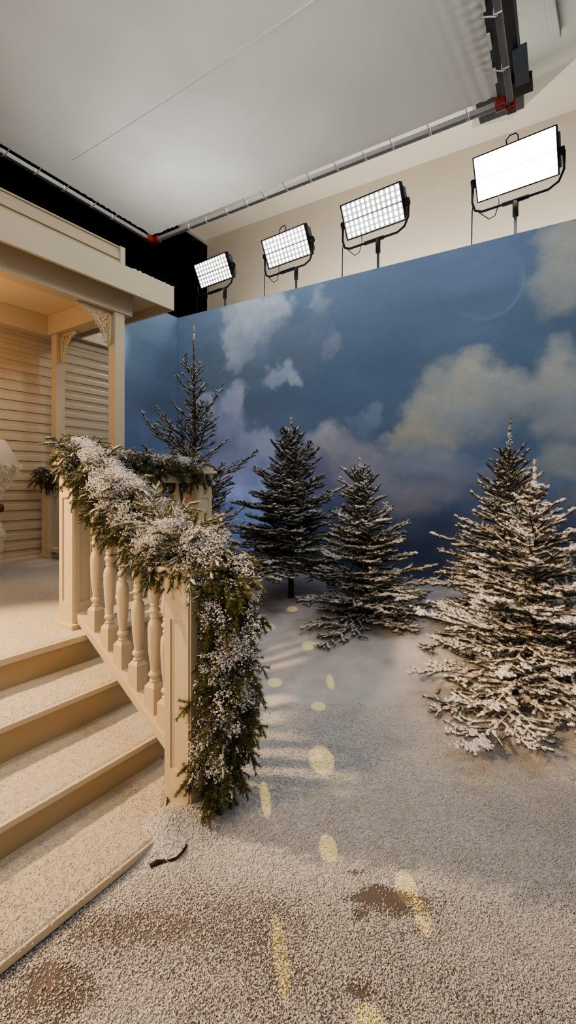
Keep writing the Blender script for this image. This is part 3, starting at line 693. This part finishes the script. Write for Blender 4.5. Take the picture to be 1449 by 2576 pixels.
def skyfn(P, U, Z):
    px = CX+F*P[...,0]/P[...,1]; py = HY-F*(P[...,2]-H)/P[...,1]
    q = np.stack([U*1.0, Z*1.0, U*0+2.], -1)
    wx = (fbm(q*3.1, 5)-.5)*110+(fbm(q*14+5, 3)-.5)*26; wy = (fbm(q*3.1+31, 5)-.5)*90+(fbm(q*14+8, 3)-.5)*22
    x = px+wx; y = py+wy
    t = sstep(600, 1450, py)
    c = L3(124,144,166)*(1-t[...,None])+L3(100,118,148)*t[...,None]
    g = sstep(560, 900, px)*(1-sstep(1040, 1200, py)); c = c*(1-.7*g[...,None])+L3(96,116,142)*.7*g[...,None]
    g = sstep(1180,1400,py); c = c*(1-g[...,None])+L3(74,84,108)*g[...,None]
    n1 = fbm(q*np.array([1.5,4,1])+3, 4)[...,None]; c = c*(.82+.36*n1)
    for (cx,cy,rx,ry,cc,op) in CL:
        e = np.sqrt(((x-cx)/rx)**2+((y-cy)/ry)**2); al = np.minimum(1,op*1.0)*(1-sstep(.45, 1.28, e))
        sh = np.clip((y-cy)/ry, -1, 1)*.10
        col = L3(*cc)*(1-sh[...,None])*(.86+.28*fbm(q*8+cx, 3)[...,None])
        c = c*(1-al[...,None])+col*al[...,None]
    e = np.sqrt((px-1210)**2+(py-695)**2)/112                                     # faint painted moon
    ins = (1-sstep(.96, 1.02, e)); limb = ins*sstep(.80, 1.0, e)*np.clip(((px-1210)*.6+(py-695)*.8)/112, 0, 1)*(1-sstep(.2,1,fbm(q*6,2)*.4))
    c = c*(1+.03*ins[...,None])+L3(110,140,165)*.28*(limb**1.5)[...,None]
    return np.clip(c*1.12, 0, 1)
backdrop('painted_backdrop', bak(0,0,0), -B2, 6.2, 3.61, 'long painted sky backdrop with pale clouds and faint moon behind the trees', skyfn, A2)
backdrop('painted_backdrop', bak(0,-.003,0)-A2*1.15, A2, 1.15, 3.61, 'narrow blue sky backdrop panel beside the house corner', skyfn, B2)

# ------------------------------------------------------------------ studio room
RC = np.array([-1.6, 9.0, 0]); CZ = 5.95
def rm(u, w, z): return RC-B2*u+A2*w+np.array([0,0,z])
m = MB(); m.hexa([rm(-.5,0,0),rm(-.5,.1,0),rm(9,.1,0),rm(9,0,0),rm(-.5,0,CZ+.3),rm(-.5,.1,CZ+.3),rm(9,.1,CZ+.3),rm(9,0,CZ+.3)]); tag(m.build('wall_back', M['roomwall']), kind='structure')
m = MB(); m.hexa([rm(-.6,.1,CZ),rm(-.6,-9,CZ),rm(9,-9,CZ),rm(9,.1,CZ),rm(-.6,.1,CZ+.1),rm(-.6,-9,CZ+.1),rm(9,-9,CZ+.1),rm(9,.1,CZ+.1)]); tag(m.build('ceiling', M['roomceil']), kind='structure')
dr = thing('black_drape', rm(0,-4,0), 'black drape hung full height behind the porch roof and the blue flat', 'drape')
nn = 400; tt = np.linspace(0, 10, nn); wv = .03*np.sin(tt*14)+.02*np.sin(tt*31+1); V = []
for zc in (.0, 5.80):
    V.append(np.array([rm(w_+.03, -.02-t, zc) for t, w_ in zip(tt, wv)]))
V = np.concatenate(V); fc = np.array([[i,i+1,nn+i+1,nn+i] for i in range(nn-1)]); mesh_np('cloth', V, fc, M['drape'], dr, smooth=True)
MB().tube([rm(.03,-.02,5.80), rm(.03,-10,5.80)], .02, 8).build('track_rail', M['black'], dr)

# bulkhead and truss above the silk, right
pts = [at_z(1188,322,5.25), at_z(1285,300,5.25), at_z(1475,122,5.25), at_z(1475,-260,5.25), at_z(1188,-260,5.25)]
m = MB(); m.prism(pts, (0,0,.68)); tag(m.build('ceiling_bulkhead', M['bulk']), kind='structure')
m = MB(); q0 = at_z(1262,262,4.60); q1 = at_z(1262,262,4.60)-A2*3.2; m.beam(q0, q1, .36, .22)
tr = thing('hanging_truss', q0, 'dark steel ceiling beam running above the edge of the overhead silk', 'beam'); m.build('beam', M['truss'], tr)
m = MB()
for i in range(7):
    p = q0-A2*(.15+i*.33)+np.array([.0,0,-.125]); MB().beam(p-A2*.09, p+A2*.05, .03, .02, up=(0,0,1), bevel=.004).build('chain_link', M['tie'], tr)
MB().beam(q0-B2*.10+[0,0,-.13]-A2*.3, q0-B2*.26+[0,0,-.13]-A2*.3, .16, .05).build('clamp', M['black'], tr)
MB().beam(q0-B2*.19+[0,0,-.12]-A2*.65, q0-B2*.19+[0,0,-.14]-A2*.35, .10, .06).build('clamp', M['greyplastic'], tr)
ph = thing('ceiling_conduit', at_z(1400,92,5.24), 'short grey conduit on the white bulkhead at the top edge', 'pipe')
MB().beam(at_z(1400,92,5.22), at_z(1376,-60,5.22), .075, .06, bevel=.01).build('pipe', M['steel'], ph)

# ------------------------------------------------------------------ overhead silk on pipe frame
SKZ = 4.2
c0 = at_z(385,607,SKZ); c1 = at_z(1284,252,SKZ); dB = nrm(c1-c0); dA = -A2
c3 = c0+dA*4.6; c2 = c1+dA*4.6
fs = thing('overhead_silk', c0, 'large white silk sheet stretched in a pipe frame above the set', 'silk')
m = MB()
def pipe(p, q, nm='frame_pipe'): MB().beam(p, q, .045, .045, bevel=.006).build(nm, M['steel'], fs)
pipe(c0, c1); pipe(c0, c3); pipe(c1, c2)
def corner_block(c, s=.11):
    MB().beam(c-dB*.03+dA*.0, c+dB*s, .07, .07, bevel=.008).beam(c-dA*.03, c+dA*s, .07, .07, bevel=.008).build('corner_fitting', M['red'], fs)
corner_block(c0); corner_block(c1, -.11)
# cloth with sag and puckers at the ties
nu, nv = 260, 260; ins = .085; U, V = np.meshgrid(np.linspace(0,1,nu), np.linspace(0,1,nv)); Wd = np.linalg.norm(c1-c0)
du = U*Wd; dv = V*4.6; edge = np.minimum(np.minimum(du, Wd-du), dv)
gx = np.where(np.minimum(du, Wd-du) < dv, 1., 0.); along = np.where(gx > 0, dv, du)
pull = ins*(1-.45*np.exp(-((along % .36-.18)/.06)**2*0)*1)*np.exp(-edge/.25)
P = c0+dB*(ins+U[...,None]*(Wd-2*ins))+dA*(ins+V[...,None]*(4.6-ins))
pn = fbm(np.stack([along*2.2, du*0, du*0+3], -1), 2)
puck = .0028*np.sin(along*2*PI/.075+6*pn)*np.exp(-edge/.07)*sstep(.45,.7,pn)*2+.007*np.sin((du-dv)*30)*np.exp(-(du+dv)/.30)*1.4+.008*np.sin(du*70+dv*6)*np.exp(-((Wd-du)+dv*.1)/.16)
sag = -.05*np.sin(PI*U)*np.sin(PI*np.clip(V*1.1,0,1))
P[...,2] = SKZ+.01+sag+puck; idx = np.arange(nu*nv).reshape(nv,nu); fc = np.stack([idx[:-1,:-1],idx[:-1,1:],idx[1:,1:],idx[1:,:-1]],-1).reshape(-1,4)
m, nt, b = mat('silk_cloth'); nt.nodes.remove(b); df = N(nt,'ShaderNodeBsdfDiffuse'); df.inputs[0].default_value = lin(205,202,194); tl = N(nt,'ShaderNodeBsdfTranslucent'); tl.inputs[0].default_value = lin(200,198,190)
nz = N(nt,'ShaderNodeTexNoise',Scale=2.0,Detail=3.0); tc = N(nt,'ShaderNodeTexCoord'); nt.links.new(tc.outputs['Object'],nz.inputs['Vector']); ms = N(nt,'ShaderNodeMixShader'); mr = N(nt,'ShaderNodeMapRange'); mr.inputs[3].default_value=.25; mr.inputs[4].default_value=.4
nt.links.new(nz.outputs['Fac'],mr.inputs[0]); nt.links.new(mr.outputs[0],ms.inputs[0]); nt.links.new(df.outputs[0],ms.inputs[1]); nt.links.new(tl.outputs[0],ms.inputs[2]); nt.links.new(ms.outputs[0],nt.nodes['Material Output'].inputs[0]); M['silk']=m
mesh_np('silk_sheet', P, fc, M['silk'], fs, smooth=True)
s0 = at_z(815,0,SKZ-.062); s1 = at_z(180,415,SKZ-.05); sm = [s0*(1-t)+s1*t for t in np.linspace(-.3,1,12)]
MB().tube([np.array([q[0],q[1],SKZ+.008-.05*math.sin(PI*np.clip(((q-c0)@dB)/Wd,0,1))*math.sin(PI*np.clip(((q-c0)@dA)/4.6*1.1,0,1))-.0005]) for q in sm], .0022, 6).build('seam', M['snow'], fs)
def tie(p, d, n_):
    q = [p+n_*(.0)+[0,0,-.028], p+[0,0,-.03]+n_*.02, p+n_*.06+[0,0,-.01], p+n_*.10+[0,0,.004]]
    MB().tube(q, .005, 6).tube([p+d*.012+[0,0,-.026]-n_*.024, p+d*.012+[0,0,-.03], p+d*.012+[0,0,-.026]+n_*.024, p+d*.012+n_*.024+[0,0,.02]], .005, 6).build('tie', M['tie'], fs, smooth=True)
for (x, y) in ((475,570),(525,557),(577,537),(628,517),(672,497),(727,478),(787,455),(855,430),(925,404),(994,377),(1085,340),(1180,304)):
    q = at_z(x, y, SKZ); s = (q-c0)@dB; tie(c0+dB*s, dB, dA)
for (x, y) in ((15,382),(93,430),(165,472),(230,515),(283,545)):
    q = at_z(x, y, SKZ); s = (q-c0)@dA; tie(c0+dA*s, dA, dB)
for s in (.35,.8,1.25): tie(c1+dA*s, dA, -dB)

# ------------------------------------------------------------------ LED panel lights
D = nrm(np.array([.802,-.597,0])); NH = np.array([-.597,-.802,0])
def panel(pxl, pyt, Y0, w, h, pole_px, label, glow, loop=True, gain=1.0, yaw=0):
    th = math.radians(27); p0 = at_y(pxl, pyt, Y0)
    Dd = D; nh = NH; nf = nrm(nh*math.cos(th)-np.array([0,0,math.sin(th)])); dn = nrm(-nh*math.sin(th)-np.array([0,0,math.cos(th)]))
    W = lambda x, y, n_: p0+Dd*x+dn*y+nf*n_
    ctr = W(w/2, h/2, 0)
    # pole foot under the yoke centre
    r = (pole_px-CX)/F; base_ = ctr-nf*.05; foot = np.array([base_[0], base_[1], 0]); pole = foot+np.array([0,0,0])
    # slide the pole along the panel so it stands where its sight line is
    k = (r*pole[1]-pole[0])/(Dd[0]-r*Dd[1]); pole = pole+Dd*k; pole[2] = .02
    root = thing('panel_light', pole, label, 'studio light', 'panel lights above the backdrop')
    def bx(x0,x1,y0,y1,n0,n1,bev=.006):
        return [W(x0,y0,n0),W(x0,y1,n0),W(x1,y1,n0),W(x1,y0,n0),W(x0,y0,n1),W(x0,y1,n1),W(x1,y1,n1),W(x1,y0,n1)]
    MB().hexa(bx(-.012,w+.012,-.012,h+.012,-.07,-.004), .006).build('housing', M['black'], root)
    MB().hexa(bx(.03,w+.006,.03,h-.03,-.13,-.07), .012).hexa(bx(w+.012,w+.03,.05,h*.45,-.10,-.03),.004).hexa(bx(w+.012,w+.03,h*.55,h-.05,-.10,-.03),.004).build('heat_sink', M['greyplastic'], root)
    m = MB()
    fr_ = .012
    for (a,b,c_,d) in ((-.012,w+.012,-.012,0),(-.012,w+.012,h,h+.012),(-.012,0,0,h),(w,w+.012,0,h)): m.hexa(bx(a,b,c_,d,-.004,.012))
    m.hexa(bx(0,w,h/2-.003,h/2+.003,-.003,.004)); m.build('bezel', M['black'], root)
    MB().hexa(bx(0,w,0,h,-.004,0)).build('reflector_plate', M['plate%g' % glow], root)
    if glow == 2:
        MB().poly([W(.004,.004,.003), W(.004,h-.004,.003), W(w-.004,h-.004,.003), W(w-.004,.004,.003)]).build('diffuser', M['lens2'], root)
    else:
        nc, nr = 12, 6; rx = w/nc*.27; ry = h/nr*.37
        o0 = MB().poly([nf*.003+Dd*rx*math.cos(a)+dn*ry*math.sin(a) for a in np.arange(8)*PI/4+.39]).build('lens', M['lens1'])
        for i in range(nc):
            for j in range(nr):
                o = o0 if i+j == 0 else o0.copy()
                if i+j: C.objects.link(o)
                o.parent = root; p = W((i+.5)*w/nc, (j+.5)*h/nr, 0)-np.array(root.location); o.location = Vector([float(q) for q in p])
    # yoke: U tube round the bottom
    yk = [W(-.045,h*.42,-.05)]; drop = h*.5+.13
    low = lambda x, z_: np.array([*(ctr-nf*.05)[:2], 0])+Dd*(x-w/2)+np.array([0,0,ctr[2]-z_])
    for (x, z_) in ((-.05,.0),(-.05,drop*.62),(-.02,drop*.9),(.05,drop),(w*.5,drop),(w-.08,drop),(w+.01,drop*.86),(w+.055,drop*.55),(w+.06,.0)): yk.append(low(x, z_))
    MB().tube(yk[1:], .014, 10).build('yoke', M['black'], root, smooth=True)
    MB().tube([low(w*.5-.13,drop),low(w*.5+.13,drop)], .024, 10).build('yoke_clamp', M['black'], root, smooth=True)
    for x in (-.03, w+.035):
        MB().tube([low(x-.03,0), low(x+.03,0)], .045, 14).build('tilt_knob', M['black'], root, smooth=True)
    pc_ = pole.copy(); zt = ctr[2]-drop
    MB().tube([np.array([pole[0],pole[1],.15]), np.array([pole[0],pole[1],zt-.13])], .0165, 10).build('stand_pole', M['darksteel'], root, smooth=True)
    MB().tube([np.array([pole[0],pole[1],zt-.17]), np.array([pole[0],pole[1],zt-.01])], .030, 10).build('spigot', M['black'], root, smooth=True)
    for an in (0.4, 2.5, 4.6):
        e = np.array([pole[0]+.28*math.cos(an), pole[1]+.28*math.sin(an), .03]); MB().tube([np.array([pole[0],pole[1],.5]), e], .012, 8).build('leg', M['black'], root, smooth=True)
    # cable loop and drop
    cb = [low(w*.28,drop*.62), low(w*.29,drop*.9), low(w*.24,drop+.09), low(w*.16,drop+.11), low(w*.06,drop+.03), low(-.04,drop*.8)]
    MB().tube(cb, .005, 6).tube([low(-.045,drop*.7), low(-.055,drop*.9), low(-.06,drop+.3), low(-.06,drop+1.2)], .006, 6).build('power_cable', M['black'], root, smooth=True)
    if loop:
        hl = [W(w*.42,-.012,-.03)+np.array([0,0,z_])+Dd*x for x, z_ in ((0,0),(-.005,.05),(.03,.085),(.09,.085),(.11,.05),(.11,0))]
        MB().tube(hl, .006, 6).build('handle', M['black'], root, smooth=True)
    return root
M['lens1'] = emis('led_lens', (1,.98,.95,1), 18); M['lens2'] = emis('led_lens_hot', (1,.97,.9,1), 30)
M['plate1'] = emis('led_plate', (.9,.94,1,1), .12); M['plate2'] = emis('led_plate_hot', (1,.96,.88,1), 14)
panel(488, 668, 7.6, .71, .36, 566, 'LED panel light farthest from camera, beside the black drape', 1, loop=False)
panel(659, 607, 6.9, .765, .385, 745, 'LED panel light with raised loop handle, second from the black drape', 1)
panel(858, 519, 5.85, .78, .39, 951, 'LED panel light in front of plain wall, between the handled one and the blown-out one', 1, loop=False)
panel(1192, 400, 5.05, .78, .42, 1297, 'brightest blown-out LED panel light with a loop handle, nearest the camera', 2)

# ------------------------------------------------------------------ lamps
def lamp(name, kind, loc, target, energy, col, size=.3, size_y=None, **kw):
    l = bpy.data.lights.new(name, kind); l.energy = energy; l.color = col
    if kind == 'AREA':
        l.size = size
        if size_y: l.shape = 'RECTANGLE'; l.size_y = size_y
    else: l.shadow_soft_size = size
    for k, v in kw.items(): setattr(l, k, v)
    o = bpy.data.objects.new(name, l); C.objects.link(o); o.location = Vector([float(q) for q in loc])
    if target is not None: o.rotation_euler = (Vector([float(q) for q in target])-o.location).to_track_quat('-Z', 'Y').to_euler()
    return o
WARM = (1, .66, .36)
lamp('warm_key', 'SPOT', (-2.6,-.2,2.0), (-.5,1.9,.45), 210, WARM, .22, spot_size=.95, spot_blend=.7)
lamp('warm_tree_fill', 'SPOT', (-1.6,-.6,2.3), (1.22,2.65,.55), 560, WARM, .08, spot_size=.48, spot_blend=.8)  # added second warm spot that brightens the nearest spruce
lamp('backdrop_fill', 'AREA', (.5,1.7,4.05), (.6,5.4,1.5), 42, (.90,.94,1), 2.2, .6)  # unseen cool area lamp, added to lift the painted backdrop
lamp('step_fill_spot', 'SPOT', por(-1.0,1.05,2.55), por(-.45,-.75,.1), 400, (1,.66,.36), .05, spot_size=1.15, spot_blend=.5)  # extra spot added apart from the porch lamp to rake the treads
lamp('porch_lamp', 'POINT', por(-.1,1.95,2.35), None, 17, (1,.55,.24), .12)
lamp('fill_soft', 'AREA', (-.4,-1.6,3.2), (.1,3.2,.8), 13, (1,.86,.70), 2.6, 1.8)  # added soft fill, unseen above and behind the camera
lamp('silk_fill', 'AREA', c0+dB*2.0+dA*1.5+np.array([0,0,1.2]), c0+dB*2.0+dA*1.4, 42, (.97,.98,1), 2.6, 2.2)  # lamp added over the cloth so it glows and lights the set
lamp('silk_corner_fill', 'AREA', c0+dB*1.2+dA*.7+np.array([0,0,.9]), c0+dB*1.2+dA*.6, 24, (.97,.98,1), .8, .8)  # small lamp added to brighten the back corner of the silk
lamp('wall_fill', 'AREA', bak(2.6,.8,2.9), bak(2.6,3,4.5), 135, (1,.95,.88), 3.6, .4)  # hidden lamp added behind the backdrop to brighten the studio wall
lamp('wall_glow_fill', 'POINT', bak(4.9,.9,4.2), None, 30, (1,.95,.86), .2)  # added point giving the wall its glow around the brightest panel
lamp('blue_backlight', 'AREA', (-.75,5.35,.30), (-.9,6.6,1.4), 9, (.80,.82,1), .5, .3)
lamp('siding_fill_spot', 'SPOT', (-1.75,6.0,3.4), por(1.5,2.66,2.1), 38, (1,.96,.88), .1, spot_size=.8, spot_blend=.5)  # added spot that brightens the siding behind the post, not a fixture
SP = [(677,1573,.035,.035,.1),(778,1612,.045,.05,.1),(694,1690,.04,.045,.1),(832,1705,.022,.06,.06),(803,1762,.035,.035,.05),(810,1905,.05,.085,.02),(667,2010,.018,.085,0),(825,2135,.028,.05,0),
      (1022,2235,.030,.05,0),(1062,2305,.022,.05,0),(705,2400,.018,.095,0),(617,1503,.03,.035,.12),(735,1535,.03,.03,.12),(928,2570,.03,.03,0)]
for (x, y, rx, ry, z) in SP:
    t = at_z(x, y, z); src = np.array([.25,-.6,3.9]); d = np.linalg.norm(t-src)
    o = lamp('yellow_spot', 'SPOT', src, t, 620, (1,.74,.12), .002, spot_size=2*math.atan(max(rx, ry)*1.15/d), spot_blend=.35)
    k = min(rx, ry)/max(rx, ry)
    o.scale = (k, 1, 1) if ry > rx else (1, k, 1)
w = bpy.data.worlds.new('World'); bpy.context.scene.world = w; w.use_nodes = True
w.node_tree.nodes['Background'].inputs[0].default_value = (.92,.93,1,1); w.node_tree.nodes['Background'].inputs[1].default_value = .26

# ------------------------------------------------------------------ camera
cd = bpy.data.cameras.new('Camera'); cam = bpy.data.objects.new('Camera', cd); C.objects.link(cam)
cam.location = (0,0,H); cam.rotation_euler = (PI/2,0,0); cd.sensor_fit = 'VERTICAL'; cd.sensor_height = 36; cd.sensor_width = 36*1449/2576
cd.lens = F/2576*36; cd.shift_y = -(2576/2-HY)/2576; cd.clip_start = .02
bpy.context.scene.camera = cam
sc = bpy.context.scene; sc.view_settings.view_transform = 'AgX'; sc.view_settings.look = 'AgX - Medium High Contrast'; sc.view_settings.exposure = .08
sc.cycles.max_bounces = 6; sc.cycles.diffuse_bounces = 3; sc.cycles.glossy_bounces = 2; sc.cycles.transmission_bounces = 4
sc.cycles.adaptive_threshold = .04; sc.cycles.adaptive_min_samples = 16
